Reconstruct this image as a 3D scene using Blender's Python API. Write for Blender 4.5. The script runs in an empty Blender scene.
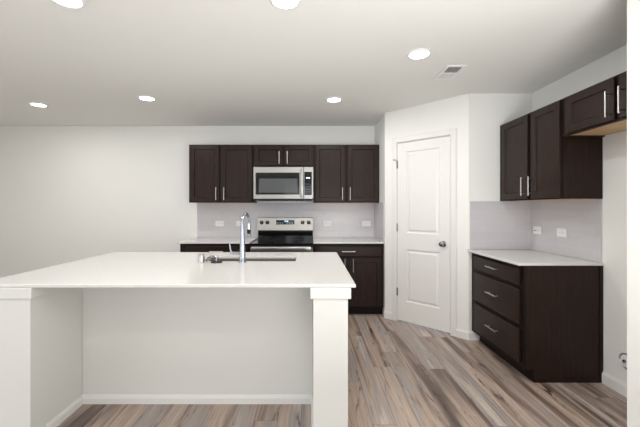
import bpy, bmesh, math, random
from mathutils import Vector, Matrix
random.seed(7)
scene = bpy.context.scene
C = scene.collection
PI = math.pi

# ------------------------------------------------------------------ camera
F_PX = 345.0
cam_d = bpy.data.cameras.new('camera'); cam = bpy.data.objects.new('camera', cam_d); C.objects.link(cam)
cam.location = (0, 0, 1.36); cam.rotation_euler = (PI/2, 0, 0)
cam_d.sensor_width = 36; cam_d.lens = F_PX/640*36
cam_d.shift_x = 9.5/640; cam_d.shift_y = -5.5/640
cam_d.clip_start = .02
scene.camera = cam
# ------------------------------------------------------------------ world, exposure
w = bpy.data.worlds.new('world'); scene.world = w; w.use_nodes = True
w.node_tree.nodes['Background'].inputs[0].default_value = (.80, .88, 1, 1)
w.node_tree.nodes['Background'].inputs[1].default_value = 1.0
vs = scene.view_settings
vs.view_transform = 'Standard'; vs.look = 'None'; vs.gamma = 1; vs.use_curve_mapping = False
vs.exposure = 0.03
# ------------------------------------------------------------------ added light at unseen rear windows (behind the camera)
CEIL = 2.54
LEFT_X, REAR_Y = -4.75, -3.6
ADDED_WINDOWS = [(-3.6, -2.0, .35, 2.2), (-1.0, 1.4, .05, 2.2)]
ADDED_DAY = 13
for (x0, x1, z0, z1) in ADDED_WINDOWS:
    ld = bpy.data.lights.new('added_daylight', 'AREA'); ld.shape = 'RECTANGLE'
    ld.size = x1-x0-.1; ld.size_y = z1-z0-.1; ld.energy = ADDED_DAY*(x1-x0)*(z1-z0)/3; ld.color = (.98, .99, 1)
    lo = bpy.data.objects.new('added_daylight', ld); C.objects.link(lo)
    lo.location = ((x0+x1)/2, REAR_Y+.02, (z0+z1)/2); lo.rotation_euler = (PI/2, 0, 0)
# added light at an unseen glazed opening in the left wall
WL = (-2.2, 1.4, .05, 2.25); ADDED_DAY_LEFT = 39
ld = bpy.data.lights.new('added_daylight', 'AREA'); ld.shape = 'RECTANGLE'
ld.size = WL[3]-WL[2]-.1; ld.size_y = WL[1]-WL[0]-.1; ld.energy = ADDED_DAY_LEFT; ld.color = (.98, .99, 1)
lo = bpy.data.objects.new('added_daylight', ld); C.objects.link(lo)
lo.location = (LEFT_X+.02, (WL[0]+WL[1])/2, (WL[2]+WL[3])/2); lo.rotation_euler = (0, -PI/2, 0)
LAMP_W, LAMP_ADDED = 7.8, 3.2
LAMP_COL = (1, .975, .94)
# added fill lamp, unseen behind the camera, aimed up to brighten the ceiling
ADDED_BOUNCE = 72
ld = bpy.data.lights.new('added_bounce', 'AREA'); ld.shape = 'DISK'; ld.size = 1.2; ld.energy = ADDED_BOUNCE; ld.color = (1, 1, .99)
lo = bpy.data.objects.new('added_bounce', ld); C.objects.link(lo)
lo.location = (.8, -.15, .95); lo.rotation_euler = (math.radians(164), 0, 0)

# ------------------------------------------------------------------ materials
def mat(name, col=(.8,.8,.8), rough=.5, metal=0, **kw):
    m = bpy.data.materials.new(name); m.use_nodes = True
    b = m.node_tree.nodes['Principled BSDF']
    b.inputs['Base Color'].default_value = (*col, 1); b.inputs['Roughness'].default_value = rough
    b.inputs['Metallic'].default_value = metal
    for k, v in kw.items(): b.inputs[k.replace('_', ' ')].default_value = v
    return m
class NT:
    def __init__(s, m): s.t = m.node_tree; s.b = s.t.nodes['Principled BSDF']
    def n(s, typ, **kw):
        nd = s.t.nodes.new(typ)
        for k, v in kw.items(): setattr(nd, k, v)
        return nd
    def l(s, a, b): s.t.links.new(a, b)
def ramp(nd, stops):
    cr = nd.color_ramp
    while len(cr.elements) > 1: cr.elements.remove(cr.elements[-1])
    cr.elements[0].position = stops[0][0]; cr.elements[0].color = (*stops[0][1], 1)
    for p, c in stops[1:]:
        e = cr.elements.new(p); e.color = (*c, 1)
def noise_bump(m, scale, strength, dist=.002, detail=3):
    q = NT(m); tc = q.n('ShaderNodeTexCoord'); ns = q.n('ShaderNodeTexNoise'); bp = q.n('ShaderNodeBump')
    ns.inputs['Scale'].default_value = scale; ns.inputs['Detail'].default_value = detail
    bp.inputs['Strength'].default_value = strength; bp.inputs['Distance'].default_value = dist
    q.l(tc.outputs['Object'], ns.inputs['Vector']); q.l(ns.outputs['Fac'], bp.inputs['Height']); q.l(bp.outputs['Normal'], q.b.inputs['Normal'])
    return m
def painted(name, col, rough, scale=180, strength=.12):
    return noise_bump(mat(name, col, rough), scale, strength)

M = {}
M['wall'] = painted('wall_paint', (.855, .855, .825), .75)
M['ceiling'] = painted('ceiling_paint', (.86, .865, .835), .9, 60, .3)
M['island_paint'] = painted('island_paint', (.76, .76, .73), .6)
M['trim'] = mat('trim_paint', (.82, .81, .79), .4)
M['door'] = mat('door_paint', (.83, .82, .80), .42)

def espresso(name, vertical=True):
    m = mat(name, (.03,.02,.017), .32, 0, Specular_IOR_Level=.2); q = NT(m)
    tc = q.n('ShaderNodeTexCoord'); mp = q.n('ShaderNodeMapping'); ns = q.n('ShaderNodeTexNoise'); rp = q.n('ShaderNodeValToRGB')
    mp.inputs['Scale'].default_value = (42, 42, 2.2) if vertical else (2.2, 42, 42)
    ns.inputs['Scale'].default_value = 1.6; ns.inputs['Detail'].default_value = 6
    ramp(rp, [(.25, (.0165, .0080, .0060)), (.55, (.0250, .0132, .0100)), (.85, (.042, .0240, .0182))])
    q.l(tc.outputs['Object'], mp.inputs['Vector']); q.l(mp.outputs['Vector'], ns.inputs['Vector'])
    q.l(ns.outputs['Fac'], rp.inputs['Fac']); q.l(rp.outputs['Color'], q.b.inputs['Base Color'])
    bp = q.n('ShaderNodeBump'); bp.inputs['Strength'].default_value = .08; bp.inputs['Distance'].default_value = .001
    q.l(ns.outputs['Fac'], bp.inputs['Height']); q.l(bp.outputs['Normal'], q.b.inputs['Normal'])
    return m
M['cab'] = espresso('espresso_wood'); M['cab_h'] = espresso('espresso_wood_horizontal', False)
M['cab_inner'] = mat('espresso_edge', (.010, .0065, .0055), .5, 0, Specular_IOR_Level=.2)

def maple():
    m = mat('maple_veneer', (.55,.34,.17), .5); q = NT(m)
    tc = q.n('ShaderNodeTexCoord'); mp = q.n('ShaderNodeMapping'); ns = q.n('ShaderNodeTexNoise'); rp = q.n('ShaderNodeValToRGB')
    mp.inputs['Scale'].default_value = (3, 40, 40); ns.inputs['Scale'].default_value = 1.5
    ramp(rp, [(.3, (.68, .44, .23)), (.7, (.82, .57, .33))])
    q.l(tc.outputs['Object'], mp.inputs['Vector']); q.l(mp.outputs['Vector'], ns.inputs['Vector'])
    q.l(ns.outputs['Fac'], rp.inputs['Fac']); q.l(rp.outputs['Color'], q.b.inputs['Base Color'])
    return m
M['maple'] = maple()

def quartz():
    m = mat('white_quartz', (.82,.81,.79), .12); q = NT(m)
    tc = q.n('ShaderNodeTexCoord'); ns = q.n('ShaderNodeTexNoise'); rp = q.n('ShaderNodeValToRGB')
    ns.inputs['Scale'].default_value = 220; ns.inputs['Detail'].default_value = 2
    ramp(rp, [(.3, (.68, .67, .645)), (.5, (.735, .725, .705)), (.7, (.76, .75, .735))])
    q.l(tc.outputs['Object'], ns.inputs['Vector']); q.l(ns.outputs['Fac'], rp.inputs['Fac']); q.l(rp.outputs['Color'], q.b.inputs['Base Color'])
    return m
M['quartz'] = quartz()

def tiles():
    m = mat('grey_tile', (.5,.48,.48), .26); q = NT(m)
    tc = q.n('ShaderNodeTexCoord'); sp = q.n('ShaderNodeSeparateXYZ'); ad = q.n('ShaderNodeMath'); cb = q.n('ShaderNodeCombineXYZ')
    br = q.n('ShaderNodeTexBrick'); sb = q.n('ShaderNodeMath')
    sb.operation = 'SUBTRACT'; sb.inputs[1].default_value = .9165
    q.l(tc.outputs['Object'], sp.inputs[0]); q.l(sp.outputs['X'], ad.inputs[0]); q.l(sp.outputs['Y'], ad.inputs[1])
    q.l(ad.outputs[0], cb.inputs['X']); q.l(sp.outputs['Z'], sb.inputs[0]); q.l(sb.outputs[0], cb.inputs['Y']); q.l(cb.outputs[0], br.inputs['Vector'])
    br.inputs['Scale'].default_value = 1; br.inputs['Brick Width'].default_value = .305; br.inputs['Row Height'].default_value = .1035
    br.inputs['Mortar Size'].default_value = .0017; br.inputs['Mortar Smooth'].default_value = .2; br.offset = .5
    br.inputs['Color1'].default_value = (.57, .553, .575, 1); br.inputs['Color2'].default_value = (.60, .583, .605, 1)
    br.inputs['Mortar'].default_value = (.66, .643, .66, 1)
    q.l(br.outputs['Color'], q.b.inputs['Base Color'])
    bp = q.n('ShaderNodeBump'); bp.invert = True; bp.inputs['Strength'].default_value = .4; bp.inputs['Distance'].default_value = .002
    q.l(br.outputs['Fac'], bp.inputs['Height']); q.l(bp.outputs['Normal'], q.b.inputs['Normal'])
    return m
M['tile'] = tiles()

def plank_floor():
    m = mat('vinyl_plank', (.3,.24,.2), .40, 0, Specular_IOR_Level=.4); q = NT(m)
    tc = q.n('ShaderNodeTexCoord')
    def math_(op, a, b=None):
        nd = q.n('ShaderNodeMath'); nd.operation = op
        for k, v in ((0, a), (1, b)):
            if v is None: continue
            if isinstance(v, (int, float)): nd.inputs[k].default_value = v
            else: q.l(v, nd.inputs[k])
        return nd.outputs[0]
    PW, PL = .150, 1.5
    sx = q.n('ShaderNodeSeparateXYZ'); q.l(tc.outputs['Object'], sx.inputs[0])
    u_ = math_('DIVIDE', math_('ADD', sx.outputs['X'], .06), PW); row = math_('FLOOR', u_)
    wn_ = q.n('ShaderNodeTexWhiteNoise'); wn_.noise_dimensions = '1D'; q.l(row, wn_.inputs['W'])
    v_ = math_('ADD', math_('DIVIDE', sx.outputs['Y'], PL), math_('MULTIPLY', wn_.outputs['Value'], 7))
    cid = q.n('ShaderNodeCombineXYZ'); q.l(row, cid.inputs['X']); q.l(math_('FLOOR', v_), cid.inputs['Y'])
    pid = q.n('ShaderNodeTexWhiteNoise'); pid.noise_dimensions = '2D'; q.l(cid.outputs[0], pid.inputs['Vector'])
    fu, fv = math_('FRACT', u_), math_('FRACT', v_)
    eu = math_('MULTIPLY', math_('MINIMUM', fu, math_('SUBTRACT', 1, fu)), PW); ev = math_('MULTIPLY', math_('MINIMUM', fv, math_('SUBTRACT', 1, fv)), PL)
    joint = math_('LESS_THAN', math_('MINIMUM', eu, ev), .0011)
    mul = q.n('ShaderNodeMath'); mul.operation = 'MULTIPLY'; mul.inputs[1].default_value = 41
    q.l(pid.outputs['Value'], mul.inputs[0])
    cb = q.n('ShaderNodeCombineXYZ'); q.l(mul.outputs[0], cb.inputs['Z']); q.l(mul.outputs[0], cb.inputs['Y'])
    def grain(sx, sy, scale, detail, rough, dist):
        m2 = q.n('ShaderNodeMapping'); m2.inputs['Scale'].default_value = (sx, sy, 1); q.l(tc.outputs['Object'], m2.inputs['Vector'])
        va = q.n('ShaderNodeVectorMath'); va.operation = 'ADD'; q.l(m2.outputs[0], va.inputs[0]); q.l(cb.outputs[0], va.inputs[1])
        n1 = q.n('ShaderNodeTexNoise'); n1.inputs['Scale'].default_value = scale; n1.inputs['Detail'].default_value = detail
        n1.inputs['Roughness'].default_value = rough; n1.inputs['Distortion'].default_value = dist
        q.l(va.outputs[0], n1.inputs['Vector']); return n1
    # broad bands of heartwood, tan and blue-grey along each plank
    n0 = grain(8.5, .45, 1.0, 3, .5, .6)
    tone = q.n('ShaderNodeValToRGB')
    ramp(tone, [(.26, (.085,.060,.050)), (.36, (.195,.145,.122)), (.44, (.345,.268,.230)), (.50, (.485,.372,.302)), (.55, (.395,.325,.288)), (.62, (.365,.328,.313)), (.68, (.54,.462,.410)), (.78, (.66,.58,.52))])
    q.l(n0.outputs['Fac'], tone.inputs['Fac'])
    def times(a, b):
        mx = q.n('ShaderNodeMix'); mx.data_type = 'RGBA'; mx.blend_type = 'MULTIPLY'; mx.inputs['Factor'].default_value = 1
        q.l(a, mx.inputs['A']); q.l(b, mx.inputs['B']); return mx.outputs['Result']
    pl = q.n('ShaderNodeValToRGB'); ramp(pl, [(0, (.88,.87,.86)), (.5, (1,1,1)), (1, (1.08,1.07,1.06))]); q.l(pid.outputs['Value'], pl.inputs['Fac'])
    col = times(tone.outputs['Color'], pl.outputs['Color'])
    # fine grain and dark mineral streaks
    n2 = grain(55, 1.6, 1.5, 4, .6, .3)
    r2 = q.n('ShaderNodeValToRGB'); ramp(r2, [(.34, (.80,.785,.77)), (.52, (1,1,1)), (.7, (1.06,1.06,1.06))]); q.l(n2.outputs['Fac'], r2.inputs['Fac'])
    col = times(col, r2.outputs['Color'])
    n3 = grain(16, 1.9, 1.0, 5, .65, 1.6)
    r3 = q.n('ShaderNodeValToRGB'); ramp(r3, [(.30, (.22,.17,.15)), (.37, (.72,.68,.66)), (.43, (1,1,1))]); q.l(n3.outputs['Fac'], r3.inputs['Fac'])
    col = times(col, r3.outputs['Color'])
    mx3 = q.n('ShaderNodeMix'); mx3.data_type = 'RGBA'; mx3.inputs['B'].default_value = (.09,.07,.06,1)
    q.l(joint, mx3.inputs['Factor']); q.l(col, mx3.inputs['A'])
    q.l(mx3.outputs['Result'], q.b.inputs['Base Color'])
    bp = q.n('ShaderNodeBump'); bp.invert = True; bp.inputs['Strength'].default_value = .35; bp.inputs['Distance'].default_value = .001
    q.l(joint, bp.inputs['Height']); q.l(bp.outputs['Normal'], q.b.inputs['Normal'])
    return m
M['floor'] = plank_floor()

def brushed(name, col, rough, sx):
    m = mat(name, col, rough, 1); q = NT(m)
    tc = q.n('ShaderNodeTexCoord'); mp = q.n('ShaderNodeMapping'); ns = q.n('ShaderNodeTexNoise'); mr = q.n('ShaderNodeMapRange')
    mp.inputs['Scale'].default_value = sx; ns.inputs['Scale'].default_value = 3
    mr.inputs['To Min'].default_value = rough-.06; mr.inputs['To Max'].default_value = rough+.08
    q.l(tc.outputs['Object'], mp.inputs[0]); q.l(mp.outputs[0], ns.inputs['Vector']); q.l(ns.outputs['Fac'], mr.inputs['Value']); q.l(mr.outputs[0], q.b.inputs['Roughness'])
    return m
M['steel'] = brushed('stainless_steel', (.36,.35,.335), .30, (2, 120, 120))
M['sink_steel'] = brushed('sink_steel', (.36,.34,.31), .38, (2, 90, 90))
M['nickel'] = mat('satin_nickel', (.58,.565,.545), .30, 1)
M['dark_nickel'] = mat('dark_nickel', (.27,.255,.245), .24, 1)
M['chrome'] = mat('chrome', (.40,.43,.485), .18, 1)
M['black_glass'] = mat('black_glass', (.006,.006,.007), .06)
M['oven_glass'] = mat('oven_glass', (.012,.012,.013), .09)
M['window_mesh'] = mat('microwave_window', (.085,.09,.095), .16)
M['black'] = mat('black_plastic', (.008,.008,.009), .4, 0, Specular_IOR_Level=.3)
M['dark_hole'] = mat('dark_cavity', (.004,.004,.004), .9)
M['plastic'] = mat('white_plastic', (.86,.865,.87), .35)
M['rubber'] = mat('dark_rubber', (.025,.023,.022), .5)
M['vent'] = mat('vent_enamel', (.88,.875,.86), .4)
M['duct'] = mat('duct_grey', (.03,.028,.027), .8)
M['burner'] = mat('burner_mark', (.05,.05,.052), .2)
def emit(name, col, s):
    m = mat(name, col, .4); b = m.node_tree.nodes['Principled BSDF']
    b.inputs['Emission Color'].default_value = (*col, 1); b.inputs['Emission Strength'].default_value = s
    return m
M['digits'] = emit('lit_digits', (.55,.82,1), 1.6)
M['digits_dim'] = emit('dim_digits', (.45,.6,.85), .35)
M['diffuser'] = emit('lamp_diffuser', (1,.975,.94), 9)
M['glass'] = mat('window_glass', (1,1,1), 0, 0, Transmission_Weight=1, IOR=1.01)

# ------------------------------------------------------------------ mesh helpers
def box(bm, x0, x1, y0, y1, z0, z1, bev=0, seg=1):
    t = bmesh.new()
    bmesh.ops.create_cube(t, size=1)
    for v in t.verts:
        v.co = Vector(((x0+x1)/2+v.co.x*(x1-x0), (y0+y1)/2+v.co.y*(y1-y0), (z0+z1)/2+v.co.z*(z1-z0)))
    if bev: bmesh.ops.bevel(t, geom=t.edges[:], offset=bev, segments=seg, affect='EDGES', profile=.5)
    merge(bm, t); return bm
def merge(bm, t):
    me = bpy.data.meshes.new('tmp'); t.to_mesh(me); t.free(); bm.from_mesh(me); bpy.data.meshes.remove(me)
def prism(bm, poly, z0, z1, bev=0):
    t = bmesh.new()
    vs_ = [t.verts.new((x, y, z0)) for x, y in poly]
    f = t.faces.new(vs_)
    r = bmesh.ops.extrude_face_region(t, geom=[f])
    bmesh.ops.translate(t, vec=(0,0,z1-z0), verts=[g for g in r['geom'] if isinstance(g, bmesh.types.BMVert)])
    bmesh.ops.recalc_face_normals(t, faces=t.faces[:])
    if bev: bmesh.ops.bevel(t, geom=t.edges[:], offset=bev, segments=1, affect='EDGES')
    merge(bm, t); return bm
def profile_x(bm, prof, x0, x1):
    """extrude a closed (y,z) profile along x"""
    t = bmesh.new()
    a = [t.verts.new((x0, y, z)) for y, z in prof]; b = [t.verts.new((x1, y, z)) for y, z in prof]
    n = len(prof)
    t.faces.new(a); t.faces.new(b[::-1])
    for i in range(n): t.faces.new((a[i], b[i], b[(i+1)%n], a[(i+1)%n]))
    bmesh.ops.recalc_face_normals(t, faces=t.faces[:])
    merge(bm, t); return bm
def tube(bm, pts, r, n=12, cap=True):
    pts = [Vector(p) for p in pts]; rs = r if isinstance(r, (list, tuple)) else [r]*len(pts)
    rings = []; up = None
    for i, p in enumerate(pts):
        d = (pts[min(i+1, len(pts)-1)]-pts[max(i-1, 0)]).normalized()
        if up is None:
            up = Vector((0,0,1)) if abs(d.z) < .9 else Vector((1,0,0))
        s = d.cross(up).normalized(); up = s.cross(d).normalized()
        rings.append([bm.verts.new(p+(s*math.cos(2*PI*k/n)+up*math.sin(2*PI*k/n))*rs[i]) for k in range(n)])
    for a, b in zip(rings, rings[1:]):
        for k in range(n): bm.faces.new((a[k], a[(k+1)%n], b[(k+1)%n], b[k]))
    if cap: bm.faces.new(rings[0]); bm.faces.new(rings[-1])
    return bm
def lathe(bm, prof, c=(0,0,0), axis='z', n=24):
    """prof: (radius, height) pairs along axis"""
    rings = []
    for r, h in prof:
        ring = []
        for k in range(n):
            a = 2*PI*k/n; u, v = r*math.cos(a), r*math.sin(a)
            p = {'z': (u, v, h), 'y': (u, h, v), 'x': (h, u, v)}[axis]
            ring.append(bm.verts.new((c[0]+p[0], c[1]+p[1], c[2]+p[2])))
        rings.append(ring)
    for a, b in zip(rings, rings[1:]):
        for k in range(n): bm.faces.new((a[k], a[(k+1)%n], b[(k+1)%n], b[k]))
    if prof[0][0] > 1e-5: bm.faces.new(rings[0])
    if prof[-1][0] > 1e-5: bm.faces.new(rings[-1])
    return bm
def obj(name, bm, m, parent=None, smooth=False, loc=None):
    if isinstance(bm, list): bm = bm[0]
    bmesh.ops.remove_doubles(bm, verts=bm.verts[:], dist=1e-6)
    bmesh.ops.recalc_face_normals(bm, faces=bm.faces[:])
    me = bpy.data.meshes.new(name); bm.to_mesh(me); bm.free()
    if smooth:
        me.shade_smooth(); me.set_sharp_from_angle(angle=math.radians(38))
    o = bpy.data.objects.new(name, me); C.objects.link(o)
    me.materials.append(m)
    if parent: o.parent = parent
    if loc: o.location = loc
    return o
def B(*a, **k): return box(bmesh.new(), *a, **k)
def struct(name, bm, m, parent=None):
    o = obj(name, bm, m, parent)
    if not parent: o['kind'] = 'structure'
    return o
def thing(name, label, cat, loc=(0,0,0), rz=0, group=None):
    o = bpy.data.objects.new(name, None); C.objects.link(o); o.empty_display_size = .1
    o.location = loc; o.rotation_euler = (0,0,rz)
    o['label'] = label; o['category'] = cat
    if group: o['group'] = group
    return o
def tag(o, label, cat, group=None):
    o['label'] = label; o['category'] = cat
    if group: o['group'] = group
    return o

# ------------------------------------------------------------------ room shell
BACK = 4.964; RX = 2.28; SX = .925
P1 = Vector((.922, 4.277)); P2 = Vector((1.632, 3.557))
RET_Y = P2.y
struct('floor', B(LEFT_X, RX+.1, REAR_Y, BACK+.1, -.1, 0), M['floor'])
struct('ceiling', B(LEFT_X, RX+.1, REAR_Y, BACK+.1, CEIL, CEIL+.1), M['ceiling'])
struct('wall_back', B(LEFT_X, SX, BACK, BACK+.1, 0, CEIL), M['wall'])
bm = B(LEFT_X-.1, LEFT_X, REAR_Y, WL[0], 0, CEIL); box(bm, LEFT_X-.1, LEFT_X, WL[1], BACK+.1, 0, CEIL)
box(bm, LEFT_X-.1, LEFT_X, WL[0], WL[1], 0, WL[2]); box(bm, LEFT_X-.1, LEFT_X, WL[0], WL[1], WL[3], CEIL)
struct('wall_left', bm, M['wall'])
struct('wall_right', B(RX, RX+.1, REAR_Y, RET_Y, 0, CEIL), M['wall'])
struct('wall_pantry_side', prism(bmesh.new(), [(SX, BACK+.1), (SX, P1.y+.004), (SX+.1, P1.y+.045), (SX+.1, BACK+.1)], 0, CEIL), M['wall'])
struct('wall_pantry_return', prism(bmesh.new(), [(P2.x, RET_Y), (RX+.1, RET_Y), (RX+.1, RET_Y+.1), (P2.x+.1, RET_Y+.1)], 0, CEIL), M['wall'])
STUB_Y = 1.772; STUB_X = 1.622
struct('wall_fridge_end', B(STUB_X, RX, STUB_Y-.115, STUB_Y, 0, CEIL, bev=.004), M['wall'])
# rear wall with two added window openings, out of view
bm = bmesh.new(); xs = LEFT_X
for (x0, x1, z0, z1) in ADDED_WINDOWS:
    box(bm, xs, x0, REAR_Y-.1, REAR_Y, 0, CEIL); box(bm, x0, x1, REAR_Y-.1, REAR_Y, 0, z0); box(bm, x0, x1, REAR_Y-.1, REAR_Y, z1, CEIL); xs = x1
box(bm, xs, RX, REAR_Y-.1, REAR_Y, 0, CEIL)
struct('wall_rear', bm, M['wall'])
for i, (x0, x1, z0, z1) in enumerate(ADDED_WINDOWS):
    bm = bmesh.new()
    for a in ((x0, x0+.05, z0, z1), (x1-.05, x1, z0, z1), ((x0+x1)/2-.025, (x0+x1)/2+.025, z0, z1), (x0, x1, z0, z0+.05), (x0, x1, z1-.05, z1)):
        box(bm, a[0], a[1], REAR_Y-.08, REAR_Y-.03, a[2], a[3])
    wn = struct('window_%d' % (i+1), bm, M['trim'])  # unseen window, added to go with the rear light
    obj('pane', B(x0+.04, x1-.04, REAR_Y-.062, REAR_Y-.056, z0+.04, z1-.04), M['glass'], wn)
bm = bmesh.new(); ym = (WL[0]+WL[1])/2
for a in ((WL[0], WL[0]+.06, WL[2], WL[3]), (WL[1]-.06, WL[1], WL[2], WL[3]), (ym-.04, ym+.04, WL[2], WL[3]), (WL[0], WL[1], WL[2], WL[2]+.07), (WL[0], WL[1], WL[3]-.06, WL[3])):
    box(bm, LEFT_X-.08, LEFT_X-.03, a[0], a[1], a[2], a[3])
wn = struct('window_3', bm, M['trim'])  # unseen window, added as the source of light from the left
obj('pane', B(LEFT_X-.062, LEFT_X-.056, WL[0]+.05, WL[1]-.05, WL[2]+.05, WL[3]-.05), M['glass'], wn)
# angled pantry wall, local x runs from P1 to P2, local -y faces the room
d = P2-P1; AL = d.length; ARZ = math.atan2(d.y, d.x)
DL, DR, DT = .1771*AL, .8067*AL, 2.135
def angled(name, bm, m):
    o = struct(name, bm, m); o.location = (P1.x, P1.y, 0); o.rotation_euler = (0,0,ARZ); return o
bm = bmesh.new()
box(bm, 0, DL-.02, 0, .1, 0, CEIL); box(bm, DR+.02, AL, 0, .1, 0, CEIL); box(bm, DL-.02, DR+.02, 0, .1, DT+.02, CEIL)
angled('wall_pantry_angled', bm, M['wall'])
# casing and jamb
bm = bmesh.new(); cw = .062
def casing(bm, x0, x1, z0, z1): box(bm, x0, x1, -.016, 0, z0, z1, bev=.004)
casing(bm, DL-.008-cw, DL-.008, 0, DT+.008+cw); casing(bm, DR+.008, DR+.008+cw, 0, DT+.008+cw); casing(bm, DL-.008, DR+.008, DT+.008, DT+.008+cw)
box(bm, DL-.02, DL-.003, -.002, .1, 0, DT+.02); box(bm, DR+.003, DR+.02, -.002, .1, 0, DT+.02); box(bm, DL-.003, DR+.003, -.002, .1, DT+.003, DT+.02)
angled('trim_1', bm, M['trim'])
# two-panel door leaf with moulded sunk panels
def panel_door(w_, h_, panels, th=.035):
    bm = bmesh.new()
    xs_ = [0, panels[0][0], panels[0][1], w_]; zs = [0]
    for p in sorted(panels, key=lambda p: p[2]): zs += [p[2], p[3]]
    zs.append(h_)
    def V(x, y, z): return bm.verts.new((x, y, z))
    def quad(a, b, c, d_): bm.faces.new((V(*a), V(*b), V(*c), V(*d_)))
    for i in range(3):
        for j in range(len(zs)-1):
            x0, x1, z0, z1 = xs_[i], xs_[i+1], zs[j], zs[j+1]
            if i == 1 and j % 2 == 1:
                rings = []
                for ins, dep in ((0, 0), (.010, .013), (.024, .013), (.042, .003)):
                    rings.append([(x0+ins, dep, z0+ins), (x1-ins, dep, z0+ins), (x1-ins, dep, z1-ins), (x0+ins, dep, z1-ins)])
                for a, b in zip(rings, rings[1:]):
                    for k in range(4): quad(a[k], a[(k+1)%4], b[(k+1)%4], b[k])
                quad(*rings[-1])
            else: quad((x0,0,z0), (x1,0,z0), (x1,0,z1), (x0,0,z1))
    quad((0,th,0),(0,th,h_),(w_,th,h_),(w_,th,0))
    quad((0,0,0),(0,0,h_),(0,th,h_),(0,th,0)); quad((w_,0,0),(w_,th,0),(w_,th,h_),(w_,0,h_))
    quad((0,0,h_),(w_,0,h_),(w_,th,h_),(0,th,h_)); quad((0,0,0),(0,th,0),(w_,th,0),(w_,0,0))
    return bm
DW = DR-DL
door = angled('door_1', panel_door(DW, DT-.020-.003, [(.115, DW-.115, .235, .855), (.115, DW-.115, 1.045, 2.005)]), M['door'])
c_, s_ = math.cos(ARZ), math.sin(ARZ)
door.location = (P1.x+DL*c_, P1.y+DL*s_, .020)
kb = obj('door_knob', lathe(bmesh.new(), [(.010, 0), (.010, -.026), (.018, -.034), (.027, -.044), (.029, -.054), (.025, -.064), (.013, -.070), (0, -.071)], (DW-.07, 0, .95), 'y'), M['dark_nickel'], door, True)
obj('rosette', lathe(bmesh.new(), [(.033, 0), (.033, -.006), (.027, -.010), (0, -.010)], (DW-.07, 0, .95), 'y'), M['dark_nickel'], kb, True)
for z in (1.86, 1.105, .335):
    bm = tube(bmesh.new(), [(-.004, -.006, z-.045), (-.004, -.006, z+.045)], .0075, 10)
    lathe(bm, [(0, z+.051), (.006, z+.047), (.006, z+.044)], (-.004, -.006, 0))
    box(bm, 0, .004, -.003, .002, z-.044, z+.044)
    obj('hinge', bm, M['dark_nickel'], door, True)
bm = tube(bmesh.new(), [(-.004, -.006, 1.915), (-.030, -.030, 1.918)], .004, 8); lathe(bm, [(0, 0), (.009, .001), (.009, .008), (0, .009)], (-.034, -.034, 1.913))
obj('hinge_stop', bm, M['dark_nickel'], door, True)
# baseboards
BH, BT = .09, .014
def bb_prof(bm, x0, x1, h=BH): return profile_x(bm, [(0, 0), (-BT, 0), (-BT, h-.02), (-BT*.55, h-.006), (-BT*.4, h), (0, h)], x0, x1)
angled('baseboard_pantry_left', bb_prof(bmesh.new(), -.006, DL-.008-cw), M['trim'])
angled('baseboard_pantry_right', bb_prof(bmesh.new(), DR+.008+cw, AL+.006), M['trim'])
def bb(name, p, rz, L):
    o = struct(name, bb_prof(bmesh.new(), 0, L), M['trim']); o.location = (*p, 0); o.rotation_euler = (0,0,rz)
bb('baseboard_return', (P2.x-.006, RET_Y), 0, .112)
bb('baseboard_right', (RX, 2.684), -PI/2, 2.684-STUB_Y)
bb('baseboard_back', (LEFT_X, BACK), 0, -1.65-LEFT_X)
bb('baseboard_left', (LEFT_X, REAR_Y), PI/2, WL[0]-REAR_Y)
bb('baseboard_left', (LEFT_X, WL[1]), PI/2, BACK-WL[1]-BT)
bb('baseboard_fridge', (RX-BT, STUB_Y), PI, RX-BT-STUB_X)
bb('baseboard_stub', (STUB_X, STUB_Y+BT), -PI/2, .115+2*BT)

# ------------------------------------------------------------------ backsplash
SPL0, SPL1 = .9345, 1.4300
bm = bmesh.new(); box(bm, -1.633, SX, BACK-.008, BACK-.0005, SPL0, SPL1); box(bm, SX-.008, SX-.0005, 4.34, BACK-.008, SPL0, SPL1)
tag(obj('tile_backsplash', bm, M['tile']), 'grey subway tile backsplash on the back wall behind the range', 'backsplash')
tag(obj('tile_backsplash', B(1.642, RX-.008, RET_Y-.008, RET_Y-.0005, SPL0, SPL1), M['tile']), 'grey tile backsplash beside the pantry corner, facing the viewer without outlets', 'backsplash')
tag(obj('tile_backsplash', B(RX-.008, RX-.0005, 2.695, RET_Y-.0005, SPL0, SPL1), M['tile']), 'grey tile backsplash with two outlets on the right wall above the drawer cabinet', 'backsplash')

# ------------------------------------------------------------------ cabinets  (local: x along the face, y=0 face frame plane, +y to the wall)
DTH = .019
def shaker(parent, name, x0, x1, z0, z1, stile=.058, handle=None, label=None):
    """overlay shaker door: frame with bead and sunk flat panel in one mesh"""
    bm = bmesh.new()
    y0, y1 = -DTH-.001, -.001
    rings = [(0, y1), (0, y0+.002), (.002, y0), (stile-.003, y0), (stile, y0+.003), (stile+.004, y0+.010)]
    R = [[bm.verts.new(p) for p in ((x0+i, y, z0+i), (x1-i, y, z0+i), (x1-i, y, z1-i), (x0+i, y, z1-i))] for i, y in rings]
    for a, b in zip(R, R[1:]):
        for k in range(4): bm.faces.new((a[k], a[(k+1)%4], b[(k+1)%4], b[k]))
    bm.faces.new(R[-1]); bm.faces.new(R[0])
    o = obj(name, bm, M['cab'], parent)
    if handle: pull(o, *handle)
    return o
def slab(parent, x0, x1, z0, z1, handle=None):
    o = obj('drawer', B(x0, x1, -DTH-.001, -.001, z0, z1, bev=.004), M['cab_h'], parent)
    if handle: pull(o, *handle)
    return o
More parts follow.
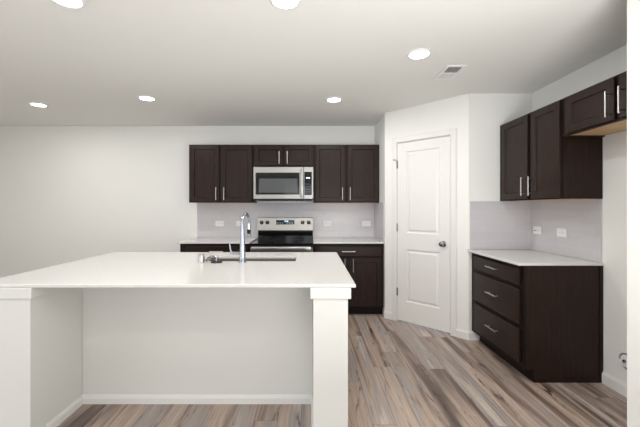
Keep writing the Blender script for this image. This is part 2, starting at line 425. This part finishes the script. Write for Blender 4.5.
def pull(parent, x, z, vertical, L=.168):
    bm = bmesh.new(); y = -DTH-.032; h = L/2; r = .0058
    if vertical:
        tube(bm, [(x, y, z-h), (x, y, z+h)], r, 12)
        for s in (-1, 1): tube(bm, [(x, -DTH, z+s*h*.76), (x, y, z+s*h*.76)], r*.8, 10)
    else:
        tube(bm, [(x-h, y, z), (x+h, y, z)], r, 12)
        for s in (-1, 1): tube(bm, [(x+s*h*.76, -DTH, z), (x+s*h*.76, y, z)], r*.8, 10)
    obj('handle', bm, M['nickel'], parent, True)
def wall_cabinet(label, loc, rz, W, H, D, doors, name='wall_cabinet', hz=None, maple=False, group=None):
    t = thing(name, label, 'cabinet', loc, rz, group)
    obj('carcass', B(0, W, .0195, D, .018 if maple else 0, H), M['cab'], t)
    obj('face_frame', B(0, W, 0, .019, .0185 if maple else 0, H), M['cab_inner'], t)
    if maple:
        bm = B(0, W, 0, .02, 0, .018); 
        box(bm, 0, .018, .02, D, 0, .018); box(bm, W-.018, W, .02, D, 0, .018)
        obj('face_rail', bm, M['cab'], t)
        obj('bottom_panel', B(.018, W-.018, .02, D, .010, .018), M['maple'], t)['label'] = 'pale maple underside panel'
    else:
        obj('bottom_panel', B(.02, W-.02, .10, D-.001, -.002, 0), M['maple'], t)['label'] = 'pale maple underside panel'
    for i, (x0, x1, hx) in enumerate(doors):
        shaker(t, 'door', x0, x1, .012, H-.012, handle=(hx, hz, True))
    return t
WD = .322
UF = BACK-.002-WD
ZU, HU = 1.433, .779
kU = F_PX/(UF-DTH)
def ux(px): return (px-310.5)/kU
def pair(x0, pa, ha, pb, hb): return [(ux(pa[0])-x0, ux(pa[1])-x0, ux(ha)-x0), (ux(pb[0])-x0, ux(pb[1])-x0, ux(hb)-x0)]
G = 'dark shaker wall cabinets above the range wall'
xA, xB_, xC, xD = -1.633, -.771, .046, .9235
wall_cabinet('tall dark wood two-door wall cabinet left of the microwave', (xA, UF, ZU), 0, xB_-xA-.001, HU, WD,
             pair(xA, (190, 219), 216.4, (221.2, 252), 224.3), hz=.118, group=G)
wall_cabinet('short dark wood two-door wall cabinet directly above the microwave', (xB_, UF, 1.915), 0, xC-xB_-.001, ZU+HU-1.915, WD,
             pair(xB_, (254.4, 282.3), 279.3, (284.6, 312.8), 287.4), hz=.118, group=G)
wall_cabinet('tall dark wood two-door wall cabinet right of the microwave beside the pantry corner', (xC, UF, ZU), 0, xD-xC, HU, WD,
             pair(xC, (315.4, 345), 342.4, (347.6, 378.6), 350), hz=.118, group=G)
# right wall uppers
XF = 1.954; RUD = RX-.002-XF
def ry(px, y_far): return y_far - F_PX*(XF-DTH)/(px-310.5)     # local x of a pixel column on the right-hand door fronts
NEAR = 2.690
def rh(px, y_far): return y_far - F_PX*(XF-DTH-.032)/(px-310.5)
yf = RET_Y-.002
wall_cabinet('dark wood two-door wall cabinet in the right corner above the tiled backsplash', (XF, yf, 1.432), -PI/2, yf-NEAR, .776, RUD,
             [(ry(501.3, yf), ry(527.2, yf), rh(520.9, yf)), (ry(530.6, yf), ry(559.3, yf), rh(528.1, yf))], hz=.122)
yf2 = NEAR-.002
wall_cabinet('short dark wood cabinet with pale underside over the empty refrigerator bay', (XF, yf2, 1.912), -PI/2, yf2-STUB_Y-.018, .296, RUD,
             [(ry(564.8, yf2), ry(613.8, yf2), rh(605.3, yf2)), (ry(619, yf2), ry(619, yf2)+.40, rh(618.6, yf2))], hz=.118, maple=True, name='refrigerator_wall_cabinet')

# base cabinets on the back wall
BD = .607; BF = BACK-.002-BD; CT = .932; TH = .021
kB = F_PX/(BF-DTH)
def bx(px): return (px-310.5)/kB
def base_carcass(t, W, D, H, toe=.075, toeh=.10, shoe=False):
    bm = profile_x(bmesh.new(), [(.0195, toeh), (.0195, H), (D, H), (D, 0), (toe, 0), (toe, toeh)], 0, W)
    obj('carcass', bm, M['cab'], t)
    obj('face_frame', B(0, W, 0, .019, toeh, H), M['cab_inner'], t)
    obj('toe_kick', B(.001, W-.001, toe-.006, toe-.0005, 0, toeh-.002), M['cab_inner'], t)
def base_cabinet(label, x0, x1, dr, doors):
    t = thing('base_cabinet', label, 'cabinet', (x0, BF, 0), 0, 'dark base cabinets either side of the range')
    base_carcass(t, x1-x0, BD, CT-TH-.001)
    slab(t, dr[0]-x0, dr[1]-x0, .752, .873, handle=((dr[0]+dr[1])/2-x0, .815, False))
    for a, b, h in doors: shaker(t, 'door', a-x0, b-x0, .125, .728, handle=(h-x0, .642, True))
RL, RR = -.757, .033
base_cabinet('dark base cabinet left of the range, mostly hidden behind the island', -1.645, RL-.003, (bx(185.5), bx(248)),
             [(bx(185.5), bx(215.3), bx(212)), (bx(218), bx(248), bx(221))])
base_cabinet('dark base cabinet with drawer and doors right of the range', RR+.003, SX-.003, (bx(315.5), bx(381.5)),
             [(bx(315.5), bx(347.2), bx(344.7)), (bx(350, ), bx(381.5), bx(353))])
bm = B(-1.668, RL-.003, BF-.026, BACK-.001, CT-TH, CT, bev=.003)
tag(obj('countertop', bm, M['quartz']), 'white quartz countertop on the back wall left of the range', 'countertop', 'white quartz worktops on the wall cabinets')
bm = B(RR+.003, SX-.001, BF-.026, BACK-.001, CT-TH, CT, bev=.003)
tag(obj('countertop', bm, M['quartz']), 'white quartz countertop on the back wall right of the range', 'countertop', 'white quartz worktops on the wall cabinets')

# right-hand three-drawer base
XB = 1.662
t = thing('drawer_base_cabinet', 'dark wood base cabinet with three drawers along the right wall', 'cabinet', (XB, yf, 0), -PI/2)
WB = yf-NEAR; DB = RX-.002-XB
base_carcass(t, WB, DB, CT-TH-.001, toe=.08)
def by(px): return yf - F_PX*(XB-DTH)/(px-310.5)
for z0, z1 in ((.752, .880), (.442, .716), (.140, .404)):
    slab(t, by(473.6), by(518.6), z0, z1, handle=((by(473.6)+by(519.2))/2, (z0+z1)/2+.008, False, .178))
bm = B(WB, WB+.007, .08, DB, 0, .022, bev=.002); 
obj('shoe_moulding', bm, M['cab'], t)
obj('scribe_strip', B(WB, WB+.006, DB-.024, DB, .022, CT-TH-.001), M['cab'], t)
tag(obj('countertop', B(1.614, RX-.001, NEAR-.012, RET_Y-.001, CT-TH, CT, bev=.003), M['quartz']),
    'white quartz countertop on the three-drawer cabinet in the right corner', 'countertop', 'white quartz worktops on the wall cabinets')

# ------------------------------------------------------------------ range
rg = thing('electric_range', 'stainless steel electric range with black glass cooktop between the back counters', 'range', ((RL+RR)/2, 4.30, 0))
RW = (RR-RL)/2; RD = BACK-.012-4.30
bm = B(-RW, RW, .03, RD-.002, .06, .893); box(bm, -RW+.03, RW-.03, .06, RD-.03, 0, .06)
obj('body', bm, M['black'], rg)
ck = obj('cooktop', B(-RW, RW, -.012, RD-.06, .893, .918, bev=.004), M['black_glass'], rg)
for x, y, r in ((-.19, .15, .105), (.19, .15, .085), (-.19, .42, .075), (.19, .42, .105)):
    bm = bmesh.new()
    for q in (r, r*.6):
        lathe(bm, [(q, 0), (q, .0006), (q-.005, .0006), (q-.005, 0)], (x, y, .918), n=36)
    obj('burner_ring', bm, M['burner'], ck)
obj('front_trim', B(-RW, RW, -.016, .03, .872, .8925, bev=.003), M['black'], rg)
dr = obj('oven_door', B(-RW+.004, RW-.004, -.012, .03, .235, .868, bev=.006), M['steel'], rg)
obj('window', B(-RW+.09, RW-.09, -.0145, -.011, .36, .74), M['oven_glass'], dr)
bm = B(-RW+.025, RW-.025, -.072, -.050, .832, .884, bev=.008, seg=3)
for s in (-1, 1): box(bm, s*(RW-.055)-.014, s*(RW-.055)+.014, -.056, -.010, .838, .862, bev=.003)
obj('handle', bm, M['nickel'], dr, True)
bd = obj('storage_drawer', B(-RW+.004, RW-.004, -.010, .03, .07, .225, bev=.005), M['steel'], rg)
# backguard: black riser, tilted steel control panel
bm = profile_x(bmesh.new(), [(RD-.062, .918), (RD, .918), (RD, 1.06), (RD-.050, 1.06), (RD-.050, .985), (RD-.062, .975)], -RW+.012, RW)
obj('backguard_riser', bm, M['black_glass'], rg)
cp = obj('control_panel', profile_x(bmesh.new(), [(RD-.075, 1.045), (RD, 1.045), (RD, 1.221), (RD-.040, 1.224), (RD-.048, 1.218)], -RW+.008, RW), M['steel'], rg)
ang = math.atan2(.027, .173)
def panel_pt(x, z, out=0): 
    y = RD-.075+(z-1.045)*(.027/.173)
    return (x, y-out*math.cos(ang), z+out*math.sin(ang))
kx = F_PX/4.90
for px in (261.7, 267.5, 302.6, 308.7):
    X = (px-310.5)/kx-(RL+RR)/2
    kn = obj('knob', lathe(bmesh.new(), [(.027, 0), (.027, -.006), (.024, -.008), (.022, -.026), (.019, -.028), (0, -.028)], panel_pt(X, 1.155), 'y'), M['black'], cp, True)
    p = panel_pt(X, 1.155, .028)
    obj('pointer', B(p[0]-.002, p[0]+.002, p[1]-.003, p[1]+.001, p[2]-.004, p[2]+.011), M['nickel'], kn)
xd0, xd1 = (276.2-310.5)/kx-(RL+RR)/2, (294.4-310.5)/kx-(RL+RR)/2
ds = obj('display', B(xd0, xd1, RD-.064, RD-.05, 1.127, 1.188), M['black_glass'], cp)
bm = bmesh.new(); xm = (xd0+xd1)/2+.015
for i, xx in enumerate((-.022, -.008, .006, .018)):
    box(bm, xm+xx, xm+xx+.008, RD-.0652, RD-.0635, 1.166, 1.181)
obj('clock_digits', bm, M['digits'], ds)
for r_ in range(2):
    for c2 in (0, 1, 2, 4, 5, 6):
        xx = xd0+.015+c2*.034; obj('key_mark', B(xx, xx+.018, RD-.0652, RD-.0635, 1.140+r_*.014, 1.1435+r_*.014), M['digits_dim'], cp)

# ------------------------------------------------------------------ microwave
MY = 4.552; MZ0, MZ1 = 1.457, 1.9045
kM = F_PX/MY
def mx_(px): return (px-310.5)/kM
mw = thing('microwave_oven', 'stainless steel over-the-range microwave mounted under the short wall cabinet', 'microwave', (0, MY, MZ0))
H = MZ1-MZ0; x0, x1 = mx_(253.2), mx_(313.4); MD = BACK-.010-MY
def mz(py): return 1.36-(py-208)/kM-MZ0
obj('body', B(x0+.004, x1-.004, .031, MD, .02, H), M['black'], mw)
xh = mx_(303.7)
md = obj('door', B(x0, xh, 0, .03, .022, H, bev=.005), M['steel'], mw)
obj('window_frame', B(mx_(255.6), mx_(299.6), -.003, .004, mz(194.6), mz(172.6), bev=.001), M['black_glass'], md)
obj('window', B(mx_(259), mx_(297.5), -.0045, -.002, mz(192.6), mz(178.6)), M['window_mesh'], md)
bm = B(mx_(300.4), mx_(303.2), -.046, -.030, mz(197.6), mz(169), bev=.005, seg=2)
for z in (mz(195), mz(171.5)): box(bm, mx_(301), mx_(302.6), -.032, .002, z-.012, z+.012, bev=.002)
obj('handle', bm, M['steel'], md, True)
pn = obj('control_panel', B(xh+.001, x1, 0, .03, .022, H, bev=.004), M['steel'], mw)
kp = obj('keypad', B(mx_(304.4), mx_(311.8), -.003, .002, mz(195), mz(171.8)), M['black_glass'], pn)
bm = bmesh.new()
for i in range(3): box(bm, mx_(306.2)+i*.018, mx_(306.2)+i*.018+.012, -.0042, -.0025, mz(178.6), mz(177.2))
obj('clock_digits', bm, M['digits'], kp)
for r_ in range(4):
    for c2 in range(3): obj('key_mark', B(mx_(305.6)+c2*.026, mx_(305.6)+c2*.026+.009, -.0040, -.0025, mz(192)+r_*.034, mz(192)+r_*.034+.0025), M['digits_dim'], pn)
bm = B(x0+.02, x1-.02, .012, MD-.02, .004, .022)
for i in range(10): box(bm, x0+.06+i*.07, x0+.10+i*.07, .03, MD-.06, 0, .006)
obj('vent_grille', bm, M['black'], mw)

# ------------------------------------------------------------------ island
IT = .930; ITH = .020
IX0, IX1, IY0, IY1 = -1.912, .256, 1.945, 3.362
isl = thing('kitchen_island', 'white painted island with end posts and recessed seating side', 'island', (-.8, 2.4, 0))
def ib(x0, x1, y0, y1, z0, z1, bev=0): return B(x0+.8, x1+.8, y0-2.4, y1-2.4, z0, z1, bev=bev)
PYF = 1.957; KY = 2.405; IB = IT-ITH-.001
PA = (-1.86, -1.590); PB = (.0153, .2125)
obj('knee_wall', ib(PA[1], PB[0], KY, KY+.1, 0, IB), M['island_paint'], isl)
for (a, b), nm in ((PA, 'left'), (PB, 'right')):
    po = obj('post', ib(a, b, PYF, PYF+.11, 0, IB, bev=.002), M['island_paint'], isl)
    bm = bmesh.new(); e = .0165
    box(bm, a-e+.8, b+e+.8, PYF-e-2.4, PYF+.11-2.4+.0, IB-.062, IB, bev=.003)
    obj('post_cap', bm, M['island_paint'], po)
    i0, i1 = (a, b) if nm == 'left' else (a, b)
    obj('end_wall', ib(i0+.004 if nm == 'left' else i0+.002, i1-.002, PYF+.11, KY+.1, 0, IB), M['island_paint'], isl)
# baseboard round the seating recess
def ibb(p, rz, L, par=isl):
    bm = bb_prof(bmesh.new(), 0, L, .060); bm.transform(Matrix.Translation((p[0]+.8, p[1]-2.4, 0)) @ Matrix.Rotation(rz, 4, 'Z')); return obj('baseboard', bm, M['trim'], par)
ibb((PA[1]-.002, KY), 0, PB[0]-PA[1]+.002)
ibb((PA[1]-.002, PYF+.11), PI/2, KY-PYF-.11-BT)
ibb((PB[0]+.002, KY-BT), -PI/2, KY-PYF-.11-BT)
# kitchen side: dark cabinets open under the sink
CY0, CY1 = KY+.1, IY1-.03
bm = bmesh.new()
for a, b in ((-1.75, -1.73), (-.97, -.95), (-.06, -.04), (.17, .19)):
    box(bm, a+.8, b+.8, CY0-2.4, CY1-.02-2.4, .10, IB)
box(bm, -1.75+.8, .19+.8, CY0-2.4, CY1-.02-2.4, .10, .12); box(bm, -1.75+.8, .19+.8, CY0-2.4, CY1-.09-2.4, 0, .10)
for a, b in ((-1.73, -.97), (-.04, .17)): box(bm, a+.8, b+.8, CY0-2.4, CY1-.02-2.4, IB-.02, IB)
box(bm, -1.75+.8, .19+.8, CY1-.02-2.4, CY1-2.4, .10, IB)
obj('cabinet_carcass', bm, M['cab'], isl)
fr = bpy.data.objects.new('cabinet_front', None); C.objects.link(fr); fr.parent = isl; fr.location = (.19+.8, CY1-2.4, 0); fr.rotation_euler = (0,0,PI)
for a, b, h in ((.02, .235, .20), (.27, .68, .645), (.70, 1.11, .735), (1.14, 1.52, 1.485), (1.54, 1.92, 1.575)):
    shaker(fr, 'door', a, b, .125, IB-.02, handle=(h, .72, True))
# worktop with sink cut-out
SK = (-.865, -.122, 2.79, 3.075)
bm = bmesh.new()
def ring(z, a): return [bm.verts.new(p) for p in ((a[0], a[2], z), (a[1], a[2], z), (a[1], a[3], z), (a[0], a[3], z))]
o_ = (IX0, IX1, IY0, IY1); e = .003; oi = (IX0+e, IX1-e, IY0+e, IY1-e); si = (SK[0]-e*.6, SK[1]+e*.6, SK[2]-e*.6, SK[3]+e*.6)
zt, zb = IT, IT-ITH
Rs = [ring(zb, SK), ring(zb, oi), ring(zb+e, o_), ring(zt-e, o_), ring(zt, oi), ring(zt, si), ring(zt-e*.6, SK), ]
for a, b in zip(Rs, Rs[1:]+Rs[:1]):
    for k in range(4): bm.faces.new((a[k], a[(k+1)%4], b[(k+1)%4], b[k]))
tag(obj('island_countertop', bm, M['quartz']), 'large white quartz countertop with sink cut-out on the kitchen island', 'countertop')
# sink
sk = thing('undermount_sink', 'stainless undermount sink set in the island countertop behind the faucet', 'sink', ((SK[0]+SK[1])/2, (SK[2]+SK[3])/2, zb-.21))
hw, hd = (SK[1]-SK[0])/2+.004, (SK[3]-SK[2])/2+.004
bm = bmesh.new()
def rr(w_, d_, z, r, n=5):
    out = []
    for cx, cy, a0 in ((w_-r, d_-r, 0), (-w_+r, d_-r, PI/2), (-w_+r, -d_+r, PI), (w_-r, -d_+r, 1.5*PI)):
        for i in range(n): a = a0+PI/2*i/(n-1); out.append(bm.verts.new((cx+r*math.cos(a), cy+r*math.sin(a), z)))
    return out
L_ = [rr(hw+.02, hd+.02, .209, .03), rr(hw, hd, .209, .02), rr(hw-.003, hd-.003, .03, .03), rr(hw-.03, hd-.03, .004, .04), rr(.05, .05, 0, .049)]
for a, b in zip(L_, L_[1:]):
    for k in range(len(a)): bm.faces.new((a[k], a[(k+1)%len(a)], b[(k+1)%len(a)], b[k]))
bm.faces.new(L_[-1])
obj('basin', bm, M['sink_steel'], sk, True)
obj('drain', lathe(bmesh.new(), [(0, .002), (.03, .002), (.034, .006), (.047, .006), (.05, .001)], (0,0,0)), M['chrome'], sk, True)
# faucet
FX, FY = -.537, 2.725
fc = thing('faucet', 'tall chrome pull-down faucet with black spray tip at the island sink', 'faucet', (FX, FY, IT))
bm = lathe(bmesh.new(), [(.029, 0), (.029, .006), (.0255, .012), (.0235, .05), (.0205, .14), (.0170, .23), (.0150, .30), (.0135, .318), (0, .318)])
obj('body', bm, M['chrome'], fc, True)
a = math.radians(80); u = Vector((math.cos(a), math.sin(a), 0))
R_ = .072; pts = []; 
for i in range(13):
    th = PI-(PI*1.04)*i/12
    pts.append(u*(R_+R_*math.cos(th))+Vector((0,0,.312+R_*math.sin(th))))
pts = [Vector((0,0,.300))]+pts
obj('spout', tube(bmesh.new(), pts, .0118, 14), M['chrome'], fc, True)
p = pts[-1]; dn = (pts[-1]-pts[-2]).normalized()
sh = obj('spray_head', tube(bmesh.new(), [p-dn*.004, p+dn*.01, p+dn*.05], [.0145, .0155, .0150], 16), M['chrome'], fc, True)
obj('black_grip', tube(bmesh.new(), [p+dn*.0505, p+dn*.0855], [.0160, .0160], 16), M['black'], sh, True)
obj('spray_tip', tube(bmesh.new(), [p+dn*.0860, p+dn*.104, p+dn*.110], [.0150, .0145, .012], 16), M['chrome'], sh, True)
bm = tube(bmesh.new(), [(-.014, 0, .073), (-.075, -.004, .076)], [.0125, .0115], 14)
tube(bm, [(-.068, -.004, .070), (-.088, -.004, .080), (-.095, -.004, .105), (-.100, -.004, .145)], [.010, .010, .0065, .0050], 12)
obj('lever', bm, M['chrome'], fc, True)
# small cylinder fitting and the loose strainer beside it
kS = F_PX/2.72
af = thing('air_gap_cap', 'small chrome air gap cylinder on the island counter left of the faucet', 'air gap', ((201.6-310.5)/kS, 2.72, IT))
obj('cap', lathe(bmesh.new(), [(.026, 0), (.026, .004), (.021, .006), (.021, .058), (.019, .062), (0, .062)]), M['nickel'], af, True)
obj('slot', B(.010, .0218, -.006, .006, .012, .046), M['black'], af)
ts = thing('sink_strainer', 'loose dark sink strainer with flat disc lying by the chrome cylinder', 'strainer', ((216.4-310.5)/kS, 2.722, IT))
obj('disc', lathe(bmesh.new(), [(0, 0), (.044, 0), (.046, .003), (.044, .007), (.012, .009), (.009, .014)]), M['rubber'], ts, True)
obj('stem', lathe(bmesh.new(), [(.008, .009), (.008, .036), (.015, .038), (.016, .044), (.012, .050), (0, .051)]), M['chrome'], ts, True)
bm = tube(bmesh.new(), [(-.008, .004, .036), (-.03, .006, .042), (-.055, .006, .036), (-.075, .004, .022), (-.085, .002, .010)], [.011, .013, .014, .012, .0095], 12)
obj('strainer_tail', bm, M['dark_nickel'], ts, True)

# ------------------------------------------------------------------ outlets (local -y outward)
def outlet(label, loc, rz, dot=False):
    t = thing('outlet_plate', label, 'outlet', loc, rz, 'white outlet plates on the tile backsplash')
    obj('plate', B(-.0605, .0605, -.006, 0, -.039, .039, bev=.003), M['plastic'], t)
    for s in (-1, 1):
        r = obj('receptacle', B(s*.0205-.017, s*.0205+.017, -.0085, -.005, -.015, .015, bev=.002), M['plastic'], t)
        bm = bmesh.new()
        box(bm, s*.0205-.007, s*.0205-.0005, -.0090, -.0084, .005, .0068); box(bm, s*.0205-.008, s*.0205-.0005, -.0090, -.0084, -.0068, -.005)
        lathe(bm, [(.0026, -.0084), (.0026, -.0090), (0, -.0090)], (s*.0205+.007, 0, 0), 'y', 10)
        obj('slots', bm, M['black'], r)
    if dot: obj('indicator', lathe(bmesh.new(), [(.006, -.0085), (.006, -.011), (0, -.011)], (-.027, 0, -.004), 'y', 12), M['black'], t)
kW = F_PX/(BACK-.008)
for px, lab in ((219.7, 'white outlet plate on the back splash left of the faucet'),
                (240.6, 'white outlet plate on the back splash partly hidden behind the faucet'),
                (327.7, 'white outlet plate on the back splash just right of the range'),
                (366.4, 'white outlet plate on the back splash nearest the pantry corner')):
    outlet(lab, ((px-310.5)/kW, BACK-.008, 1.137), 0)
outlet('white outlet plate with small black dot deep in the right tiled corner', (RX-.008, 3.452, 1.137), -PI/2, True)
outlet('white outlet plate on the right tiled wall nearer the refrigerator bay', (RX-.008, 3.117, 1.137), -PI/2)
# water valve in the refrigerator bay
wv = thing('water_valve', 'round white and chrome water valve low on the wall of the refrigerator bay', 'valve', (RX, 2.49, .255), -PI/2)
obj('escutcheon', lathe(bmesh.new(), [(.045, 0), (.045, -.004), (.030, -.010), (0, -.010)], axis='y'), M['plastic'], wv, True)
obj('rim', lathe(bmesh.new(), [(.056, -.0005), (.056, -.006), (.050, -.009), (.046, -.006), (.046, -.0005)], axis='y'), M['nickel'], wv, True)
obj('valve_stem', lathe(bmesh.new(), [(.011, -.010), (.011, -.020), (.006, -.023), (0, -.023)], axis='y', n=12), M['dark_nickel'], wv, True)

# ------------------------------------------------------------------ ceiling register
kv = 1.0
vx0, vx1, vy0, vy1 = 1.125, 1.295, 2.845, 3.17
vt = thing('ceiling_vent', 'white rectangular ceiling air vent with two banks of louvres', 'vent', ((vx0+vx1)/2, (vy0+vy1)/2, CEIL))
a, b = (vx1-vx0)/2, (vy1-vy0)/2
bm = bmesh.new()
for q in ((-a, a, -b, -b+.03), (-a, a, b-.03, b), (-a, -a+.028, -b+.03, b-.03), (a-.028, a, -b+.03, b-.03), (-a+.028, a-.028, -.012, .012)):
    box(bm, q[0], q[1], q[2], q[3], -.008, -.0005, bev=.002)
obj('frame', bm, M['vent'], vt)
obj('duct_backing', B(-a+.02, a-.02, -b+.02, b-.02, -.0012, -.0004), M['duct'], vt)
for s in (-1, 1):
    for i in range(8):
        y = s*(.020+i*.0145)
        hw_ = .0050 if s < 0 else .0034
        bm = B(-a+.028, a-.028, -hw_, hw_, -.0006, .0006)
        bm.transform(Matrix.Translation((0, y, -.0072)) @ Matrix.Rotation(-s*math.radians(24 if s < 0 else 8), 4, 'X'))
        obj('louvre', bm, M['vent'], vt)

# ------------------------------------------------------------------ recessed lights
def downlight(x, y, label):
    t = thing('recessed_light', label, 'ceiling light', (x, y, CEIL), 0, 'round recessed ceiling lights')
    obj('trim_ring', lathe(bmesh.new(), [(.092, -.0005), (.092, -.004), (.086, -.009), (.076, -.010), (.072, -.006), (.072, -.0005)], n=40), M['plastic'], t, True)
    obj('diffuser', lathe(bmesh.new(), [(.072, -.001), (.072, -.0065), (.05, -.009), (0, -.0095)], n=40), M['diffuser'], t, True)
    ld = bpy.data.lights.new('downlight', 'AREA'); ld.shape = 'DISK'; ld.size = .13; ld.energy = LAMP_W if y > 1 else LAMP_ADDED; ld.color = LAMP_COL
    lo = bpy.data.objects.new('downlight', ld); C.objects.link(lo); lo.parent = t; lo.location = (0, 0, -.014)
    return ld
for x, y, lab in ((-3.10, 3.93, 'lit round recessed ceiling light at the far left over the bare wall'),
                  (-1.754, 3.70, 'lit round recessed ceiling light second from left over the back wall'),
                  (.256, 3.75, 'lit round recessed ceiling light above the range and back counter'),
                  (.831, 2.64, 'lit round recessed ceiling light beside the ceiling vent'),
                  (-.143, 1.955, 'lit recessed ceiling light cut by the top edge near the middle'),
                  (-1.375, 1.945, 'lit recessed ceiling light cut by the top edge at the left')):
    downlight(x, y, lab)
for x, y in ((-2.9, .15), (-1.37, .15), (-.14, .15), (-1.37, -1.65), (.4, -1.65)):  # unseen fixtures, added for the light they give
    downlight(x, y, 'added, unseen recessed ceiling light in the rows nearer the viewer, outside the picture')
